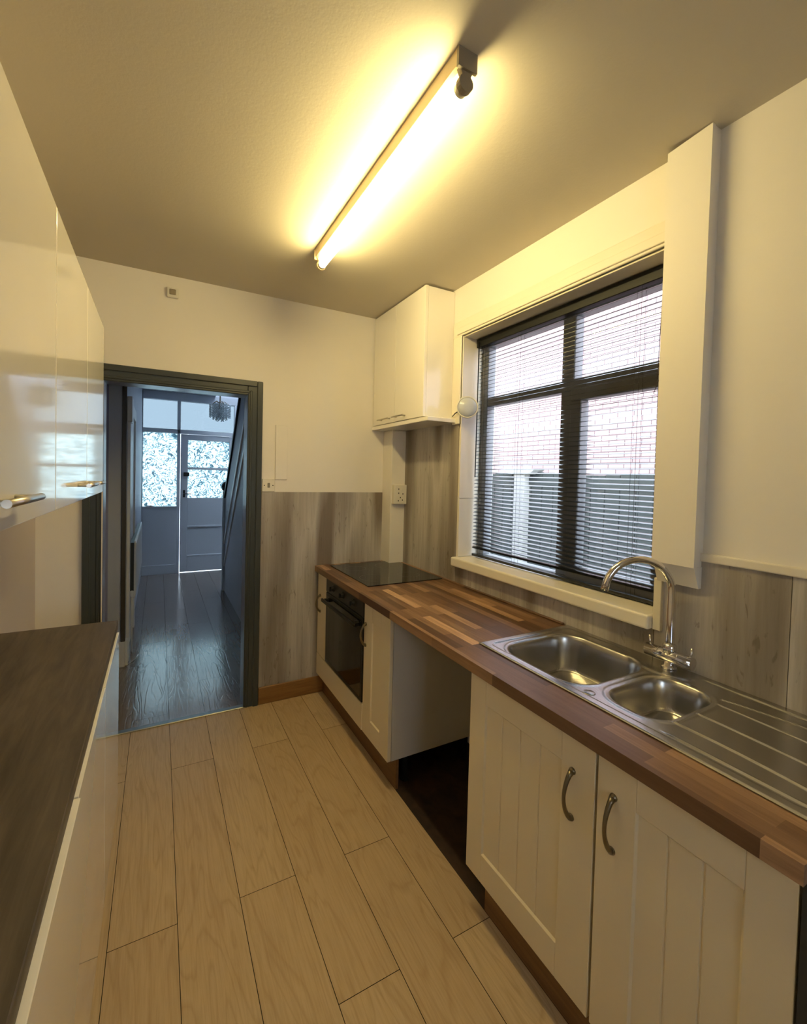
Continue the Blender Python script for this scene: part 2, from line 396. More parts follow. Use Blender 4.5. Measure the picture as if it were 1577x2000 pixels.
# laminate wall panels
def tagbox(name, mat, dims, label, cat, bev=0.0, group=None):
    o = B().box(*dims, bev).build(name, mat, None, (dims[0], dims[2], dims[4])); tag(o, label, cat, group); return o
tagbox('wall_panel', 'grey_wood_end', (0.604, 1.505, D-0.006, D-0.0005, 0.115, 1.428), 'grey wood-grain laminate panel on the end wall beside the doorway', 'wall panel')
tagbox('wall_panel', 'grey_wood_side', (R-0.006, R-0.0005, 2.149, 2.79, 0.91, 1.893), 'tall brownish wood-grain panel behind the hob, below the wall cabinet', 'wall panel')
tagbox('wall_panel', 'grey_wood_side', (R-0.006, R-0.0005, 0.94, 2.149, 0.91, 1.016), 'low strip of grey wood-grain laminate under the window sill', 'wall panel')
tagbox('wall_panel', 'grey_wood_side', (R-0.006, R-0.0005, 0.555, 0.937, 0.91, 1.296), 'wood-grain laminate panel right of the window behind the tap', 'wall panel')
tagbox('wall_panel', 'grey_wood_side', (R-0.006, R-0.0005, -0.9, 0.553, 0.0, 1.296), 'wood-grain laminate panel at the right edge beyond the draining board', 'wall panel')

# ------------------------------------------------------------------ window
WX = 1.768
win = struct(B().box(WX, WX+0.06, WY0, WY1, WZ0, WZ0+0.06, 0.004).box(WX, WX+0.06, WY0, WY1, WZ1-0.055, WZ1, 0.004)
    .box(WX, WX+0.06, WY0, WY0+0.055, WZ0+0.06, WZ1-0.055, 0.004).box(WX, WX+0.06, WY1-0.055, WY1, WZ0+0.06, WZ1-0.055, 0.004)
    .box(WX, WX+0.06, 1.447, 1.523, WZ0+0.06, WZ1-0.055, 0.004).box(WX-0.002, WX+0.06, WY0+0.055, WY1-0.055, 1.99, 2.045, 0.004), 'window_1', 'upvc')
# opening sash, lower right
b = B(); s0, s1, q0, q1 = WY0+0.05, 1.45, WZ0+0.055, 1.995
b.box(WX-0.018, WX+0.04, s0, s1, q0, q0+0.06, 0.004).box(WX-0.018, WX+0.04, s0, s1, q1-0.06, q1, 0.004)
b.box(WX-0.018, WX+0.04, s0, s0+0.06, q0+0.06, q1-0.06, 0.004).box(WX-0.018, WX+0.04, s1-0.06, s1, q0+0.06, q1-0.06, 0.004)
b.build('opening_sash', 'upvc', win)
def pane(y0, y1, z0, z1):
    B().box(WX+0.022, WX+0.028, y0, y1, z0, z1).build('window_pane', 'clear_glass', win)
pane(1.52, WY1-0.052, 2.04, WZ1-0.05); pane(WY0+0.052, 1.45, 2.04, WZ1-0.05); pane(1.52, WY1-0.052, WZ0+0.055, 1.993); pane(s0+0.055, s1-0.055, q0+0.055, q1-0.055)
# casing (architrave): top + left + lower right strip, painted gloss
b = B()
zt = 2.41
for o0, o1, t in ((0.0, 0.095, 0.014), (0.012, 0.05, 0.024), (0.0, 0.012, 0.018)):
    b.box(R-t, R, 0.94, WY1+o1, zt+o0, zt+o1, 0.004, seg=2)
b.box(R-0.018, R, WY1+0.002, WY1+0.082, 1.88, zt, 0.003); b.box(R-0.024, R, WY1+0.002, WY1+0.024, 1.88, zt, 0.003)
b.build('window_casing', 'gloss_trim', win)
b = B(); b.box(R-0.014, R+0.13, WY1-0.001, WY1-0.008, 1.43, WZ1, 0.002); b.box(R-0.01, R+0.13, WY1-0.001, WY1-0.006, 1.074, 1.427, 0.002)
b.box(R-0.008, R+0.12, WY1-0.005, WY0, WZ1-0.006, WZ1-0.0005, 0.001)
b.build('window_reveal', 'gloss_trim', win)
B().box(R-0.022, R, 0.908, 0.936, 1.02, 1.21, 0.002).build('window_casing', 'gloss_trim', win)
B().box(R-0.045, WX+0.005, 0.938, 2.146, 1.018, 1.072, 0.009, seg=3).build('window_sill', 'gloss_trim', win)

# ------------------------------------------------------------------ venetian blind
BX = 1.722; BY0, BY1 = 0.965, 2.106
bl = thing('venetian_blind', (BX, (BY0+BY1)/2, 1.08), 'dark grey venetian blind lowered over the kitchen window', 'blind')
B().box(BX-0.020, BX+0.020, BY0, BY1, 2.342, 2.394, 0.003).build('headrail', 'headrail_paint', bl)
b = B(); tilt = math.radians(13.5); nsl = 56
zs = [2.325 - i*0.0217 for i in range(nsl)]
def slat(b, z, wdt=0.0132, tl=tilt):
    prof = []
    for k in range(7):
        t = -1 + 2*k/6; x = t*wdt; h = 0.0016*(1-t*t)
        prof.append((x, h))
    pts = [(p[0], p[1]) for p in prof] + [(p[0], p[1]-0.0005) for p in prof[::-1]]
    c, s_ = math.cos(tl), math.sin(tl)
    pts = [(BX + x*c - y*s_, z + x*s_ + y*c) for x, y in pts]
    b.prism(pts, 'Y', BY0+0.004, BY1-0.004)
for z in zs: slat(b, z)
for i in range(4): slat(b, 1.127+i*0.0035, tl=0.02)
b.build('slats', 'blind_metal', bl)
B().box(BX-0.013, BX+0.013, BY0, BY1, 1.078, 1.094, 0.004, seg=2).build('bottom_rail', 'blind_metal', bl)
for y in (1.09, 1.745, 2.03):
    b = B()
    for dx in (-0.0135, 0.0135): b.tube([(BX+dx, y, 1.085), (BX+dx, y, 2.35)], 0.0007, 5)
    b.tube([(BX-0.0135, y+0.02, 1.09), (BX-0.0135, y+0.02, 2.35)], 0.0006, 5)
    b.build('ladder_cord', 'cord', bl)
B().tube([(BX-0.026, 2.075, 2.37), (BX-0.028, 2.075, 1.56)], 0.0035, 8).build('tilt_wand', 'black_plastic', bl)
b = B(); pts = [(BX-0.028, 0.992, 2.36), (BX-0.03, 0.996, 2.15), (BX-0.03, 1.0, 1.95)]
b.tube(pts, 0.0015, 6); b.tube([(p[0]-0.003, p[1]+0.004, p[2]) for p in pts], 0.0012, 6)
pc = b.build('pull_cord', 'cord', bl)
b = B(); b.lathe((BX-0.03, 1.0, 2.0), (0, 0, -1), [(0, 0.002), (0.006, 0.005), (0.03, 0.006), (0.034, 0.002)], 10); b.tube([(BX-0.03, 1.0, 1.95), (BX-0.03, 1.018, 1.9), (BX-0.03, 1.002, 1.885), (BX-0.03, 0.99, 1.915)], 0.0012, 6); b.build('cord_tassel', 'cord', pc)

# round white disc on an arm at the window edge
vt = thing('disc_fitting', (1.60, 2.07, 1.97), 'round white domed disc on a short arm at the left window edge', 'round fitting')
ax = Vector((-0.50, -0.86, 0.05)).normalized(); c = Vector((1.597, 2.045, 1.968))
B().lathe(c, ax, [(-0.018, 0.034), (-0.014, 0.058), (0.0, 0.064), (0.006, 0.064), (0.008, 0.060), (0.004, 0.057)], 36).build('rim', 'plastic_white', vt)
B().lathe(c, ax, [(0.003, 0.0575), (0.010, 0.053), (0.017, 0.041), (0.021, 0.023), (0.022, 0.001)], 36).build('disc', 'dome_plastic', vt)
B().tube([(1.598, 2.19, 1.93), (1.59, 2.15, 1.945), (1.60, 2.09, 1.965)], 0.0035, 8).build('arm', 'black_plastic', vt)

# ------------------------------------------------------------------ fluorescent fitting
FX0, FX1, FY0, FY1 = 0.704, 0.764, 0.985, 2.20
fl = thing('tube_light', (0.735, 1.6, H), 'lit fluorescent tube light on a white batten across the ceiling', 'light')
b = B(); b.prism([(FX0, H-0.0005), (FX0+0.004, H-0.04), (FX0+0.014, H-0.05), (FX1-0.014, H-0.05), (FX1-0.004, H-0.04), (FX1, H-0.0005)], 'Y', FY0, FY1)
bt = b.build('batten', 'fitting_paint', fl)
B().box(FX0-0.002, FX1+0.002, FY0-0.006, FY0+0.004, H-0.053, H-0.0005, 0.001).build('end_cap', 'fitting_end', fl)
B().box(FX0-0.002, FX1+0.002, FY1-0.004, FY1+0.006, H-0.053, H-0.0005, 0.001).build('end_cap', 'fitting_paint', fl)
TZ = H-0.082; TX = 0.735
for y, s_, mt in ((FY0+0.012, 1, 'fitting_end'), (FY1-0.012, -1, 'fitting_paint')):
    b = B(); pts = []
    for k in range(17):
        an = math.radians(-60 + 300*k/16) - math.pi/2 + math.radians(-60)
    # round lampholder with a neck going up to the batten
    pts = [(TX-0.022, H-0.045), (TX-0.0135, TZ+0.017)]
    for k in range(15):
        an = math.radians(130) + math.radians(280)*k/14
        pts.append((TX+0.0235*math.cos(an), TZ+0.0235*math.sin(an)))
    pts += [(TX+0.0135, TZ+0.017), (TX+0.022, H-0.045)]
    b.prism(pts, 'Y', y-0.011*s_, y+0.005*s_); b.build('lampholder', mt, fl)
B().tube([(TX, FY0+0.018, TZ), (TX, FY1-0.018, TZ)], 0.0185, 24).build('tube', 'tube_glow', fl)
B().tube([(TX, FY0+0.014, TZ), (TX, FY0+0.034, TZ)], 0.0192, 24).build('tube_cap', 'brushed_nickel', fl)
B().tube([(TX, FY1-0.034, TZ), (TX, FY1-0.014, TZ)], 0.0192, 24).build('tube_cap', 'brushed_nickel', fl)

# ------------------------------------------------------------------ right-hand base run
DF = 1.004; TH = 0.02; Z0, Z1 = 0.15, 0.868
def shaker_door(parent, y0, y1, z0, z1, py0=None, py1=None, name='door', x=DF):
    """front faces -X; vertical tongue-and-groove panel"""
    b = B(); g = 0.0015; y0 += g; y1 -= g
    if py0 is None:
        b.box(x, x+TH, y0, y1, z0, z1, 0.003, seg=2); return b.build(name, 'cream_door', parent)
    pz0, pz1 = z0+0.10, z1-0.092
    b.box(x, x+TH, y0, py0, z0, z1, 0.002, seg=2); b.box(x, x+TH, py1, y1, z0, z1, 0.002, seg=2)
    b.box(x, x+TH, py0, py1, z0, pz0, 0.0015); b.box(x, x+TH, py0, py1, pz1, z1, 0.0015)
    e = 0.004; dpt = 0.006
    # chamfer strips round the panel
    b.prism([(x+0.0005, pz0-0.001), (x+dpt, pz0+e), (x+dpt, pz0-0.001)], 'Y', py0, py1)
    b.prism([(x+0.0005, pz1+0.001), (x+dpt, pz1-e), (x+dpt, pz1+0.001)], 'Y', py0, py1)
    b.prism([(x+0.0005, py0-0.001), (x+dpt, py0+e), (x+dpt, py0-0.001)], 'Z', pz0, pz1)
    b.prism([(x+0.0005, py1+0.001), (x+dpt, py1-e), (x+dpt, py1+0.001)], 'Z', pz0, pz1)
    n = max(1, round((py1-py0)/0.085)); wd = (py1-py0)/n
    for i in range(n):
        ya, yb = py0+i*wd, py0+(i+1)*wd; h = 0.0025
        pr = [(x+dpt+0.003, ya), (x+dpt+0.003, ya+0.0012), (x+dpt, ya+h+0.001), (x+dpt, yb-h-0.001), (x+dpt+0.003, yb-0.0012), (x+dpt+0.003, yb), (x+TH-0.002, yb), (x+TH-0.002, ya)]
        b.prism(pr, 'Z', pz0, pz1)
    return b.build(name, 'cream_door', parent)
def bow_handle(parent, y, za, zb, x=DF):
    b = B(); n = 14; pts = []; rr = []
    for i in range(n+1):
        t = i/n; z = za + (zb-za)*t; o = 0.028*math.sin(math.pi*t)**0.7 if 0 < t < 1 else 0
        pts.append((x-0.004-o, y, z)); rr.append(0.0072 - 0.0022*math.sin(math.pi*t) if t not in (0, 1) else 0.0085)
    b.tube(pts, rr, 10)
    for z, s_ in ((za, -1), (zb, 1)):
        b.lathe((x+0.001, y, z), (-1, 0, 0), [(0, 0.010), (0.004, 0.0095), (0.010, 0.006)], 14)
    return b.build('handle', 'pewter', parent)
def carcass(parent, y0, y1, z0=Z0, z1=0.869, back=1.60, x=DF+TH+0.002):
    b = B(); t = 0.017
    q = dict(m='cabinet_side')
    b.box(x, back, y0, y0+t, z0, z1, **q); b.box(x, back, y1-t, y1, z0, z1, **q); b.box(x, back, y0+t, y1-t, z0, z0+t, **q)
    b.box(back-0.008, back, y0+t, y1-t, z0+t, z1, **q); b.box(x, x+0.08, y0+t, y1-t, z1-t, z1, **q)
    for yy in (y0+0.05, y1-0.05):
        for xx in (x+0.11, back-0.08): b.lathe((xx, yy, 0.0), (0, 0, 1), [(0, 0.024), (0.01, 0.016), (z0, 0.016)], 10, m='joint_shade_black')  # legs coloured near black to merge with the shade under the unit
    return b.build('carcass', 'cabinet_side', parent)
# narrow unit left of the oven
c1 = thing('base_cabinet', (1.3, 2.83, 0), 'very narrow cream base cabinet between oven and end wall', 'cabinet')
carcass(c1, 2.738, 2.925); d = shaker_door(c1, 2.738, 2.913, 0.298, Z1); bow_handle(d, 2.853, 0.603, 0.715)
# oven housing
c2 = thing('oven_housing', (1.3, 2.43, 0), 'base unit housing the built-in oven, cream panel below it', 'cabinet')
b = B(); x = DF+TH+0.002
b.box(x, 1.60, 2.137, 2.154, Z0, 0.869); b.box(x, 1.60, 2.719, 2.736, Z0, 0.869); b.box(x, 1.60, 2.154, 2.719, Z0, Z0+0.017); b.box(x, 1.6, 2.154, 2.719, 0.27, 0.285)
for yy in (2.2, 2.66):
    for xx in (1.13, 1.5): b.lathe((xx, yy, 0.0), (0, 0, 1), [(0, 0.024), (0.01, 0.016), (Z0, 0.016)], 10)
b.build('carcass', 'cabinet_side', c2)
B().box(DF-0.002, DF+TH, 2.137, 2.913, 0.148, 0.294, 0.003, seg=2).build('lower_panel', 'cream_door', c2)
# oven
ov = thing('oven', (1.25, 2.436, 0.29), 'built-in black glass electric oven with three knobs', 'oven')
B().box(DF+0.016, 1.55, 2.158, 2.715, 0.2865, 0.862).build('body', 'dark_panel', ov)
B().box(DF-0.004, DF+0.016, 2.140, 2.733, 0.775, 0.866, 0.002).build('control_panel', 'oven_fascia', ov)
for y in (2.60, 2.437, 2.27):
    kb = B().lathe((DF-0.004, y, 0.822), (-1, 0, 0), [(0, 0.021), (0.003, 0.021), (0.006, 0.016), (0.016, 0.0145), (0.018, 0.012)], 20)
    kb.box(DF-0.032, DF-0.020, y-0.003, y+0.003, 0.808, 0.836, 0.001); kb.build('knob', 'black_plastic', ov)
od = B().box(DF-0.004, DF+0.016, 2.140, 2.733, 0.300, 0.770, 0.003).build('oven_door', 'black_plastic', ov)
B().box(DF-0.0055, DF-0.004, 2.160, 2.713, 0.325, 0.75, 0.0005).build('door_glass', 'oven_glass', od)
b = B(); b.box(DF-0.050, DF-0.034, 2.165, 2.708, 0.715, 0.738, 0.006, seg=3)
for y in (2.19, 2.683): b.box(DF-0.036, DF-0.004, y-0.010, y+0.010, 0.714, 0.739, 0.004)
b.build('handle', 'black_plastic', od)
# narrow unit right of the oven
c3 = thing('base_cabinet', (1.3, 1.98, 0), 'narrow cream base cabinet between oven and empty appliance space', 'cabinet')
carcass(c3, 1.833, 2.133); d = shaker_door(c3, 1.831, 2.133, Z0, Z1, 1.925, 2.035); bow_handle(d, 2.108, 0.634, 0.750)
# sink unit
c4 = thing('sink_cabinet', (1.3, 0.765, 0), 'wide cream double-door cabinet under the sink', 'cabinet')
carcass(c4, 0.313, 1.216, z1=0.70)
d = shaker_door(c4, 0.713, 1.219, Z0, Z1, 0.819, 1.137); bow_handle(d, 0.782, 0.640, 0.768)
d = shaker_door(c4, 0.312, 0.7085, Z0, Z1, 0.392, 0.606); bow_handle(d, 0.662, 0.642, 0.776)
B().box(DF-0.002, 1.60, 0.290, 0.309, 0.0, 0.87).build('end_panel', 'dark_panel', c4)
# plinths
tagbox('plinth', 'plinth_wood', (1.055, 1.071, 1.833, D-0.006, 0.0, 0.146), 'brown wooden plinth board under the oven units', 'plinth', 0.001)
tagbox('plinth', 'plinth_wood', (1.055, 1.071, 0.313, 1.168, 0.0, 0.146), 'brown wooden plinth board under the sink cabinet', 'plinth', 0.001)
# worktop with cut-out
WF = 0.982; TZ0, TZ1 = 0.872, 0.910
SX0, SX1, SY0, SY1 = 1.113, 1.617, 0.312, 1.313
wt = thing('worktop', (1.3, 1.6, TZ0), 'oiled butcher-block wooden worktop running under window, hob and sink', 'worktop')
b = B(); ca = (1.13, 1.56, 0.335, 1.285)
def ringslab(b, x0, x1, y0, y1, hx0, hx1, hy0, hy1, z0, z1, m=None):
    k = b.mi(m); out = [(x0, y0), (x1, y0), (x1, y1), (x0, y1)]; inn = [(hx0, hy0), (hx1, hy0), (hx1, hy1), (hx0, hy1)]
    vo = [[b.bm.verts.new((p[0], p[1], z)) for p in out] for z in (z0, z1)]; vi = [[b.bm.verts.new((p[0], p[1], z)) for p in inn] for z in (z0, z1)]
    for i in range(4):
        j = (i+1) % 4
        for q in ((vo[1][i], vo[1][j], vi[1][j], vi[1][i]), (vo[0][i], vi[0][i], vi[0][j], vo[0][j]), (vo[0][i], vo[0][j], vo[1][j], vo[1][i]), (vi[0][i], vi[1][i], vi[1][j], vi[0][j])):
            f = b.bm.faces.new(q); f.material_index = k
ringslab(b, WF, R-0.007, 0.302, D-0.007, *ca, TZ0, TZ1)
b.build('worktop_board', 'butcher_block', wt)
B().box(R-0.025, R-0.0065, 1.33, 2.785, TZ1+0.0002, TZ1+0.007, 0.002).build('rear_strip', 'butcher_block', wt)
# hob
hb = thing('hob', (1.34, 2.55, 0.91), 'black ceramic glass hob set in the wooden worktop', 'hob')
B().box(1.076, 1.598, 2.247, 2.868, 0.9102, 0.9155, 0.0015).build('glass_top', 'hob_glass', hb)
for (x, y, r) in ((1.20, 2.42, 0.09), (1.20, 2.71, 0.07), (1.45, 2.42, 0.07), (1.45, 2.71, 0.09)):
    n = 40; b = B()
    for k in range(n):
        a0, a1 = 2*math.pi*k/n, 2*math.pi*(k+1)/n
        vs = [b.bm.verts.new((x+rr*math.cos(t), y+rr*math.sin(t), 0.91562)) for rr, t in ((r, a0), (r+0.0012, a0), (r+0.0012, a1), (r, a1))]
        b.bm.faces.new(vs)
    b.build('ring_mark', 'plastic_grey', hb)

# ------------------------------------------------------------------ sink
def sm(a, b_, x):
    t = min(1, max(0, (x-a)/(b_-a))); return t*t*(3-2*t)
def rrect(x, y, cx, cy, hx, hy, r):
    qx, qy = abs(x-cx)-(hx-r), abs(y-cy)-(hy-r)
    return math.hypot(max(qx, 0), max(qy, 0)) + min(max(qx, qy), 0) - r
def seg_d(x, y, pts):
    best = 9
    for (x0, y0), (x1, y1) in zip(pts, pts[1:]):
        dx, dy = x1-x0, y1-y0; t = max(0, min(1, ((x-x0)*dx+(y-y0)*dy)/(dx*dx+dy*dy)))
        best = min(best, math.hypot(x-x0-t*dx, y-y0-t*dy))
    return best
ridges = []
for (sx, sy, ex, eyy) in ((1.489, 0.665, 1.545, 0.483), (1.452, 0.651, 1.427, 0.444), (1.341, 0.646, 1.316, 0.409), (1.235, 0.649, 1.218, 0.376)):
    pass
def curve(p0, p1, p2, n=10):
    return [((1-t)**2*p0[0]+2*t*(1-t)*p1[0]+t*t*p2[0], (1-t)**2*p0[1]+2*t*(1-t)*p1[1]+t*t*p2[1]) for t in [i/n for i in range(n+1)]]
ridges = [curve((1.492, 0.665), (1.520, 0.60), (1.548, 0.350)), curve((1.452, 0.648), (1.455, 0.55), (1.445, 0.350)),
          curve((1.341, 0.646), (1.345, 0.54), (1.330, 0.350)), curve((1.235, 0.652), (1.245, 0.52), (1.222, 0.350))]
def sink_h(x, y):
    h = 0.0
    # outer flange rolls down at the rim
    de = -rrect(x, y, (SX0+SX1)/2, (SY0+SY1)/2, (SX1-SX0)/2, (SY1-SY0)/2, 0.012)
    h -= 0.0025*(1-sm(0, 0.006, de))
    # pressed step around bowls and drainer
    ds = -rrect(x, y, (SX0+SX1)/2+0.0, (SY0+SY1)/2, (SX1-SX0)/2-0.028, (SY1-SY0)/2-0.028, 0.03)
    tap = sm(0.098, 0.082, math.hypot((x-1.585)*1.0, (y-0.875)*0.75))
    step = sm(0, 0.008, ds)*(1-tap)
    h -= 0.0030*step
    d1 = rrect(x, y, 1.347, 1.070, 0.182, 0.173, 0.085); d2 = rrect(x, y, 1.343, 0.752, 0.146, 0.083, 0.066)
    # raised lip between bowls
    if d2 < 0.06: h += 0.0016*math.exp(-((d2-0.022)/0.006)**2)*sm(1.60, 1.5, x)
    if d1 < 0.06: h += 0.0016*math.exp(-((d1-0.018)/0.006)**2)*sm(1.6, 1.5, x)
    if y < 0.66:
        for r_ in ridges:
            d = seg_d(x, y, r_)
            if d < 0.02: h += 0.0038*math.exp(-(d/0.0035)**2)
        d = abs(x-1.163); h += 0.0034*math.exp(-(d/0.0035)**2)*sm(0.66, 0.6, y)
        h += 0.0022*math.exp(-((x-1.585)/0.003)**2)*sm(0.74, 0.66, y)
    for dd, dep in ((d1, 0.150), (d2, 0.105)):
        if dd < 0.010:
            t = -dd+0.010; wall = sm(0, 0.034, t)
            edge = 0.5*sm(0, 0.012, t)
            h -= dep*(0.12*sm(0, 0.012, t) + 0.80*sm(0.006, 0.030, t) + 0.08*sm(0.03, 0.08, t))
    dr = math.hypot(x-1.347, y-1.07)
    if dr < 0.055: h -= 0.004*sm(0.048, 0.040, dr)
    return h
snk = thing('sink', (1.365, 0.81, 0.91), 'stainless steel one-and-a-half bowl sink with curved draining grooves', 'sink')
b = B(); st = 0.0032; nx = int((SX1-SX0)/st); ny = int((SY1-SY0)/st); grid = []
for i in range(nx+1):
    row = []
    for j in range(ny+1):
        x = SX0+(SX1-SX0)*i/nx; y = SY0+(SY1-SY0)*j/ny; row.append(b.bm.verts.new((x, y, 0.9158+sink_h(x, y))))
    grid.append(row)
for i in range(nx):
    for j in range(ny):
        f = b.bm.faces.new((grid[i][j], grid[i+1][j], grid[i+1][j+1], grid[i][j+1])); f.smooth = True
b.build('basin', 'steel', snk)
b = B().lathe((1.347, 1.07, 0.7585), (0, 0, 1), [(0, 0.036), (0.003, 0.036), (0.0035, 0.03), (0.001, 0.026), (0.001, 0.001)], 24); b.build('waste', 'chrome', snk)
b = B().lathe((1.343, 0.752, 0.803), (0, 0, 1), [(0, 0.03), (0.003, 0.03), (0.0035, 0.025), (0.001, 0.02), (0.001, 0.001)], 24); b.build('waste', 'chrome', snk)
b = B().lathe((1.165, 0.86, 0.9120), (0, 0, 1), [(0, 0.018), (0.0018, 0.018), (0.0026, 0.0165), (0.0026, 0.001)], 24); b.build('tap_hole_cover', 'steel', snk)
# tap
TPX, TPY = 1.572, 0.855
tp = thing('kitchen_tap', (TPX, TPY, 0.913), 'chrome swan-neck mixer tap with two lever handles behind the sink', 'tap')
B().lathe((TPX, TPY, 0.9162), (0, 0, 1), [(0, 0.024), (0.006, 0.024), (0.010, 0.017), (0.036, 0.015)], 24).lathe((TPX, TPY, 0.955), (0, 0, 1), [(0.0, 0.012), (0.01, 0.0205), (0.040, 0.021), (0.047, 0.015)], 24).build('base', 'chrome', tp)
b = B(); b.tube([(TPX, TPY-0.075, 0.957), (TPX, TPY+0.078, 0.957)], 0.0215, 24); b.tube([(TPX, TPY-0.033, 0.957), (TPX, TPY-0.031, 0.957)], 0.0222, 24); b.tube([(TPX, TPY+0.033, 0.957), (TPX, TPY+0.035, 0.957)], 0.0222, 24)
b.build('body', 'chrome', tp)
for s_ in (-1, 1):
    b = B(); y = TPY+s_*0.066
    b.tube([(TPX, y, 0.968), (TPX+0.001, y+s_*0.002, 0.985), (TPX+0.002, y+s_*0.004, 1.008)], [0.0042, 0.0036, 0.0042], 10); b.build('lever', 'chrome', tp)
dirv = Vector((1.372-TPX, 0.965-TPY, 0)); span = dirv.length; dirv.normalize()
pts = []; rad = span/2; zc = 1.178
for i in range(8): pts.append(Vector((TPX, TPY, 0.985+(zc-0.985)*i/8)))
for i in range(25):
    an = math.pi*(i/24)*0.94; pts.append(Vector((TPX, TPY, zc)) + dirv*(rad-rad*math.cos(an)) + Vector((0, 0, rad*0.98*math.sin(an))))
last = pts[-1]; pts.append(last + (pts[-1]-pts[-2]).normalized()*0.02)
rr = [0.0142 - 0.002*min(1, i/14) for i in range(len(pts))]
B().tube(pts, rr, 20).build('spout', 'chrome', tp)

# ------------------------------------------------------------------ right wall cabinet
WC = thing('wall_cabinet', (1.5, 2.58, 1.895), 'small gloss cream wall cabinet in the corner over the hob', 'cabinet')
b = B(); b.box(1.432, R-0.002, 2.235, 2.253, 1.897, H-0.012); b.box(1.432, R-0.002, 2.908, 2.926, 1.897, H-0.012)
b.box(1.432, R-0.002, 2.253, 2.908, H-0.030, H-0.012); b.box(1.432, R-0.002, 2.253, 2.908, 1.915, 1.932); b.box(R-0.008, R-0.002, 2.253, 2.908, 1.932, H-0.03)
b.build('carcass', 'gloss_cabinet', WC)
B().box(1.404, R-0.002, 2.170, 2.929, 1.890, 1.9145, 0.003, seg=2).build('bottom_shelf', 'gloss_cabinet', WC)
for y0, y1, h0, h1 in ((2.2355, 2.597, 2.43, 2.585), (2.6, 2.926, 2.64, 2.80)):
    d = B().box(1.411, 1.431, y0, y1, 1.922, H-0.008, 0.002, seg=2).build('door', 'gloss_cabinet', WC)
    b = B(); b.tube([(1.383, h0, 1.951), (1.383, h1, 1.951)], 0.0052, 12)
    for hy in (h0+0.02, h1-0.02): b.tube([(1.411, hy, 1.951), (1.383, hy, 1.951)], 0.0045, 10)
    b.build('handle', 'brushed_nickel', d)

# ------------------------------------------------------------------ left wall cabinets
LX = -0.212
def left_unit(y0, y1, seam, handles, label, endgap=True):
    u = thing('wall_cabinet', (-0.4, (y0+y1)/2, 1.46), label, 'cabinet')
    b = B(); x1 = LX-0.022; t = 0.018
    b.box(XL+0.001, x1, y0, y0+t, 1.462, 2.15); b.box(XL+0.001, x1, y1-t, y1, 1.462, 2.15); b.box(XL+0.001, x1, y0+t, y1-t, 1.462, 1.48); b.box(XL+0.001, x1, y0+t, y1-t, 2.132, 2.15)
    b.box(XL+0.001, XL+0.008, y0+t, y1-t, 1.48, 2.132); b.build('carcass', 'gloss_cabinet', u)
    for (a_, c_), (h0, h1) in zip(((y0, seam), (seam, y1)), handles):
        d = B().box(LX-0.02, LX, a_+0.0015, c_-0.0015, 1.458, 2.1515, 0.0015, seg=2).build('door', 'gloss_cabinet', u)
        if h0 is None: continue
        b = B(); b.tube([(LX+0.030, h0, 1.506), (LX+0.030, h1, 1.506)], 0.0062, 16)
        for hy in (h0+0.025, h1-0.025): b.tube([(LX, hy, 1.506), (LX+0.030, hy, 1.506)], 0.0048, 10)
        b.build('handle', 'brushed_nickel', d)
    return u
left_unit(1.2445, 2.199, 1.732, ((1.53, 1.705), (1.755, 1.93)), 'far gloss cream wall cabinet on the left, nearest the doorway')
left_unit(0.262, 1.2435, 0.73, ((0.51, 0.705), (0.755, 0.95)), 'near gloss cream wall cabinet at the left edge, closest to the viewer')

# ------------------------------------------------------------------ left worktop and units
LWX = -0.150
lw = tagbox('worktop', 'dark_worktop', (XL+0.001, LWX, -0.30, 2.157, 0.872, 0.910), 'dark brown wood-effect worktop along the left side', 'worktop', 0.002)
def left_base(y0, y1, doors, label, fx):
    u = thing('base_cabinet', (-0.37, (y0+y1)/2, 0), label, 'cabinet')
    b = B(); t = 0.017; x1 = fx-0.021
    b.box(XL+0.002, x1, y0, y0+t, 0.15, 0.871); b.box(XL+0.002, x1, y1-t, y1, 0.15, 0.871); b.box(XL+0.002, x1, y0+t, y1-t, 0.15, 0.167); b.box(XL+0.002, XL+0.01, y0+t, y1-t, 0.167, 0.871)
    b.box(x1-0.05, x1, y0+t, y1-t, 0.80, 0.871); b.build('carcass', 'gloss_cabinet', u)
    for a_, c_ in doors:
        B().box(fx-0.019, fx, a_+0.0015, c_-0.0015, 0.152, 0.868, 0.0015, seg=2).build('door', 'gloss_cabinet', u)
    B().box(x1-0.066, x1-0.05, y0, y1, 0.0, 0.149).build('kickboard', 'gloss_cabinet', u)
    return u
left_base(1.082, 2.125, ((1.082, 1.60), (1.60, 2.125)), 'far gloss white base cabinet under the dark left worktop', -0.143)
left_base(-0.29, 1.080, ((-0.29, 0.40), (0.40, 1.080)), 'near gloss white base cabinet under the dark left worktop', -0.139)

# ------------------------------------------------------------------ fittings on the end wall
sk = thing('wall_box', (0.062, D, 2.60), 'small square white plastic box high on the end wall', 'box')
B().box(0.030, 0.094, D-0.022, D, 2.585, 2.645, 0.006, seg=2).build('housing', 'plastic_white', sk)
B().box(0.045, 0.079, D-0.0245, D-0.022, 2.60, 2.632, 0.004, seg=2).build('centre_plate', 'fitting_end', sk)
so_ = thing('fused_spur', (0.655, D, 1.46), 'small white fused socket plate beside the doorway', 'socket')
B().box(0.606, 0.690, D-0.012, D, 1.430, 1.515, 0.003, seg=2).build('plate', 'plastic_white', so_)
for xx in (0.620, 0.676): B().lathe((xx, D-0.012, 1.472), (0, -1, 0), [(-0.002, 0.0035), (0.001, 0.0035), (0.0014, 0.001)], 10).build('screw', 'black_plastic', so_)
B().box(0.640, 0.656, D-0.0145, D-0.012, 1.457, 1.488, 0.002).build('fuse_carrier', 'plastic_grey', so_)
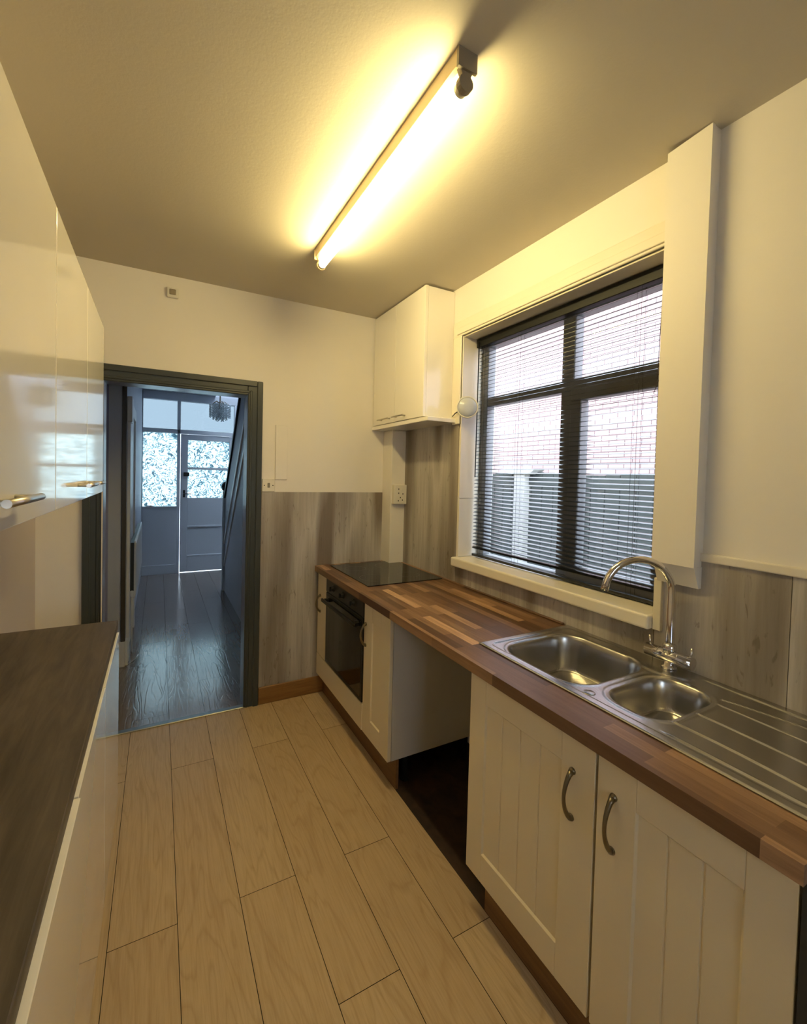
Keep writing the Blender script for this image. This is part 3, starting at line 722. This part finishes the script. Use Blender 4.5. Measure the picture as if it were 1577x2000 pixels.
tagbox('blank_plate', 'wall_paint', (0.690, 0.772, D-0.010, D, 1.512, 1.878), 'tall painted blank cover plate on the wall above the socket', 'cover plate', 0.002)
ds = thing('double_socket', (1.563, 2.79, 1.42), 'white double socket on the boxed-in pipe over the hob', 'socket')
B().box(1.512, 1.618, 2.755, 2.79, 1.350, 1.492, 0.004, seg=2).build('plate', 'plastic_white', ds)
B().box(1.572, 1.586, 2.750, 2.755, 1.448, 1.468, 0.002).build('switch', 'plastic_white', ds)
for xx, zz in ((1.55, 1.43), (1.55, 1.46), (1.585, 1.425), (1.548, 1.375), (1.582, 1.38), (1.565, 1.398)): B().box(xx-0.003, xx+0.003, 2.7535, 2.7552, zz-0.005, zz+0.005).build('pin_hole', 'black_plastic', ds)

# ------------------------------------------------------------------ hallway
HXW = -0.225; HY1 = 7.25; HH = 2.72; HR = 1.62
struct(B().box(HXW-0.12, HXW, 3.95, HY1, 0, HH), 'wall_hall_left', 'hall_wall_paint')
struct(B().box(-0.66, HXW-0.12, 3.95, 4.07, 0, HH).box(-0.687, -0.66, D+T, 4.07, 0, HH), 'wall_hall_alcove', 'alcove_paint')
struct(B().box(HR, HR+0.1, D+T, HY1, 0, HH+1.6), 'wall_hall_right', 'hall_wall_paint')
struct(B().box(-1.2, 0.77, D+T, HY1+0.12, HH, HH+0.1).box(0.77, HR+0.1, D+T, 4.3, HH, HH+0.1), 'ceiling_hall', 'hall_ceiling_paint')
struct(B().box(0.67, 0.77, 4.2, HY1+0.1, HH+0.1, HH+1.6).box(0.67, HR+0.1, 4.2, 4.3, HH+0.1, HH+1.6).box(0.67, HR+0.1, HY1, HY1+0.1, HH, HH+1.6), 'wall_stairwell', 'hall_wall_paint')
rl = struct(B().box(0.67, 0.77, 4.2, HY1+0.1, HH+1.6, HH+1.66).box(HR, HR+0.1, 4.2, HY1+0.1, HH+1.6, HH+1.66).box(0.77, HR, 4.2, 4.3, HH+1.6, HH+1.66).box(0.77, HR, HY1, HY1+0.1, HH+1.6, HH+1.66), 'added_rooflight', 'upvc')  # rooflight added out of sight to brighten the hallway
B().box(0.77, HR, 4.3, HY1, HH+1.62, HH+1.626).build('window_pane', 'clear_glass', rl)
struct(B().box(-0.40, HXW-0.0, 3.925, 3.95, 0, 0.20, 0.003).box(HXW, HXW+0.018, 3.95, 4.02, 0, 0.20, 0.003), 'baseboard_hall', 'hall_white_paint')
struct(B().box(-0.256, HXW+0.0, 3.93, 3.95, 0.20, 2.22, 0.003), 'trim_4', 'hall_dark_trim')
dl = struct(B().box(HXW, HXW+0.022, 4.03, 4.13, 0.0, 2.12, 0.003).box(HXW, HXW+0.022, 4.88, 4.98, 0.0, 2.12, 0.003).box(HXW, HXW+0.022, 4.13, 4.88, 2.02, 2.12, 0.003), 'door_2', 'hall_white_paint')
B().box(HXW, HXW+0.006, 4.13, 4.88, 0.005, 2.02).build('door_leaf', 'hall_white_paint', dl)
wb = B().box(HXW+0.001, HXW+0.035, 3.965, 4.16, 1.93, 2.13, 0.004).build('electric_box', 'hall_white_paint', None, (HXW, 4.06, 2.03)); tag(wb, 'small white box high on the left hallway wall', 'box')
# radiator
rd = thing('radiator', (-0.19, 5.0, 0.45), 'white panel radiator on the left hallway wall', 'radiator')
b = B()
for i in range(34):
    y = 4.27+i*0.045; b.box(-0.176, -0.168, y, y+0.034, 0.47, 0.93, 0.003)
b.box(-0.182, -0.172, 4.25, 5.82, 0.455, 0.945, 0.003); b.build('front_panel', 'hall_white_paint', rd)
B().box(-0.212, -0.183, 4.262, 5.81, 0.47, 0.93).build('convector', 'dark_panel', rd)
B().tube([(-0.195, 4.235, 0.0), (-0.195, 4.235, 0.49), (-0.195, 4.262, 0.49)], 0.008, 10).build('pipe', 'hall_white_paint', rd)
B().lathe((-0.195, 4.235, 0.47), (0, 0, 1), [(0, 0.014), (0.02, 0.018), (0.05, 0.016), (0.055, 0.004)], 14).build('valve', 'hall_white_paint', rd)
# front door wall
fx0, fx1 = HXW, HR
b = B(); FY = HY1; t = 0.09
def fr(x0, x1, z0, z1): b.box(x0, x1, FY-0.01, FY+t, z0, z1, 0.004)
fr(HXW, -0.213, 0, HH); fr(-0.213, 1.62, 2.60, HH); fr(0.238, 0.283, 1.0, 2.60); fr(0.238, 0.283, 0, 1.0); fr(1.055, 1.13, 0, 2.60); fr(1.13, 1.62, 0, 2.60)
fr(-0.213, 1.055, 2.11, 2.172); fr(-0.213, 0.238, 0.0, 1.010)
b.box(-0.213, 0.238, FY-0.02, FY+0.0, 0.0, 0.14, 0.003)
wd2 = struct(b, 'window_2', 'hall_joinery_paint')
B().box(-0.22, 0.245, FY-0.035, FY+0.01, 1.000, 1.018, 0.004).build('window_sill', 'hall_joinery_paint', wd2)
B().box(-0.213, 0.238, FY+0.03, FY+0.036, 2.172, 2.60).build('window_pane', 'fanlight_glass', wd2)
B().box(0.283, 1.055, FY+0.03, FY+0.036, 2.172, 2.60).build('window_pane', 'fanlight_glass', wd2)
B().box(-0.213, 0.238, FY+0.03, FY+0.036, 1.010, 2.11).build('patterned_pane', 'patterned_glass', wd2)
B().lathe((-0.16, FY-0.03, 1.022), (1, 0, 0), [(0, 0.006), (0.01, 0.014), (0.08, 0.014), (0.09, 0.006)], 12).build('window_latch', 'chrome', wd2)
# front door
b = B(); d0, d1 = 0.2865, 1.0525; y0, y1 = FY+0.01, FY+0.054
b.box(d0, 0.388, y0, y1, 0.006, 2.107, 0.003); b.box(0.985, d1, y0, y1, 0.006, 2.107, 0.003); b.box(0.388, 0.985, y0, y1, 2.022, 2.107, 0.003)
b.box(0.388, 0.985, y0, y1, 1.575, 1.610, 0.003); b.box(0.388, 0.985, y0, y1, 0.700, 1.140, 0.003); b.box(0.388, 0.985, y0+0.012, y1-0.006, 0.012, 0.700)
b.box(0.388, 0.985, y0-0.006, y1, 0.690, 0.715, 0.003); b.box(0.388, 0.985, y0, y1, 0.006, 0.24, 0.003); b.box(0.388, 0.985, y0-0.006, y1, 0.24, 0.26, 0.003)
fd = struct(b, 'door_3', 'hall_joinery_paint')
B().box(0.388, 0.985, FY+0.028, FY+0.034, 1.61, 2.022).build('patterned_pane', 'patterned_glass', fd)
B().box(0.388, 0.985, FY+0.028, FY+0.034, 1.14, 1.575).build('patterned_pane', 'patterned_glass', fd)
b = B(); b.box(0.325, 0.355, FY+0.003, FY+0.012, 1.15, 1.26, 0.002); b.tube([(0.34, FY+0.01, 1.205), (0.34, FY-0.035, 1.205), (0.44, FY-0.038, 1.203)], 0.007, 10); b.build('door_handle', 'black_plastic', fd)
B().box(0.33, 0.41, FY-0.012, FY+0.012, 1.47, 1.53, 0.006).build('night_latch', 'black_plastic', fd)
# staircase with boarded side
sx0, sx1 = 0.77, HR
st_ = thing('staircase', (1.2, 5.0, 0), 'painted staircase with boarded side on the right of the hallway', 'staircase')
def hz(y): return 1.265 + (5.948-y)*1.04
b = B()
ys_ = [3.35, 5.948]
b.prism([(5.948, 0.0), (5.948, hz(5.948)-0.05), (4.62, hz(4.62)-0.05), (4.62, HH-0.02), (D+T+0.02, HH-0.02), (D+T+0.02, 0.0)], 'X', sx0, sx0+0.03)
b.build('side_panel', 'hall_wall_paint', st_)
b = B()
for i in range(13):
    ya = 5.93-0.225*i; b.box(sx0+0.03, sx1-0.002, ya-0.225, ya, 0.0 if i < 2 else 0.2*i-0.05, 0.2*(i+1))
b.build('treads', 'hall_joinery_paint', st_)
b = B()
p0, p1 = (5.99, hz(5.99)-0.02), (4.55, hz(4.55)-0.02)
b.prism([(p0[0], p0[1]-0.03), (p0[0], p0[1]+0.03), (p1[0], p1[1]+0.03), (p1[0], p1[1]-0.03)], 'X', sx0-0.02, sx0+0.05); b.build('handrail', 'black_plastic', st_)
b = B()
for off, th in ((-0.62, 0.035), (-0.92, 0.03)):
    b.prism([(5.94, hz(5.94)+off-th), (5.94, hz(5.94)+off+th), (4.2, hz(4.2)+off+th), (4.2, hz(4.2)+off-th)], 'X', sx0-0.015, sx0)
b.build('string_moulding', 'hall_white_paint', st_)
b = B(); b.box(sx0-0.03, sx0+0.05, 5.95, 6.03, 0, 1.30, 0.004); nw = b.build('newel_post', 'hall_joinery_paint', st_)
B().lathe((sx0+0.01, 5.99, 1.30), (0, 0, 1), [(0, 0.03), (0.02, 0.05), (0.06, 0.06), (0.10, 0.05), (0.125, 0.02), (0.13, 0.001)], 18).build('newel_cap', 'black_plastic', nw)
# chandelier
ch = thing('chandelier', (0.635, 5.5, 2.30), 'small crystal drop chandelier hanging in the hallway', 'chandelier')
B().lathe((0.635, 5.5, HH), (0, 0, -1), [(0, 0.05), (0.02, 0.045), (0.025, 0.008), (0.34, 0.008), (0.36, 0.02), (0.40, 0.012), (0.42, 0.002)], 16).build('stem', 'pewter', ch)
b = B()
for k in range(5):
    an = k*2*math.pi/5
    b.tube([(0.635, 5.5, 2.36), (0.635+0.05*math.cos(an), 5.5+0.05*math.sin(an), 2.385), (0.635+0.1*math.cos(an), 5.5+0.1*math.sin(an), 2.35)], 0.004, 6)
b.build('arms', 'pewter', ch)
for rad_, n, z0, z1 in ((0.115, 34, 2.345, 2.20), (0.08, 24, 2.36, 2.185), (0.04, 12, 2.36, 2.17)):
    for k in range(n):
        an = 2*math.pi*k/n; z = z0; b = B()
        while z > z1 + (0.01 if k % 2 else -0.005):
            b.lathe((0.635+rad_*math.cos(an), 5.5+rad_*math.sin(an), z), (0, 0, -1), [(0, 0.0005), (0.008, 0.0085), (0.02, 0.0005)], 5); z -= 0.0195
        b.build('crystal_strand', 'crystal', ch)

# ------------------------------------------------------------------ outside
struct(B().box(5.4, 5.6, -6, 16, -0.3, 4.3), 'wall_neighbour', 'brick')
struct(B().box(R+0.25, 5.4, -6, 16, -0.36, -0.3), 'floor_outside', 'concrete_ground')
fn = thing('garden_fence', (3.0, 3.0, -0.3), 'dark board fence seen through the blind outside the window', 'fence')
b = B(); y = -2.0
while y < 9.0:
    b.box(3.0, 3.025, y, y+0.118, -0.25, 1.61+0.012*math.sin(y*5), 0.003); y += 0.122
b.build('boards', 'fence_paint', fn)
B().box(2.99, 3.035, -2.0, 9.0, 1.50, 1.58, 0.003).build('top_rail', 'fence_paint', fn)
for y in (0.98, 2.965, 4.95):
    b = B(); b.box(2.93, 3.04, y-0.065, y+0.065, -0.3, 1.60, 0.006); b.prism([(y-0.13, 1.60), (y-0.2, 1.65), (y+0.2, 1.65), (y+0.13, 1.60)], 'X', 2.92, 3.05); b.build('post', 'concrete', fn)
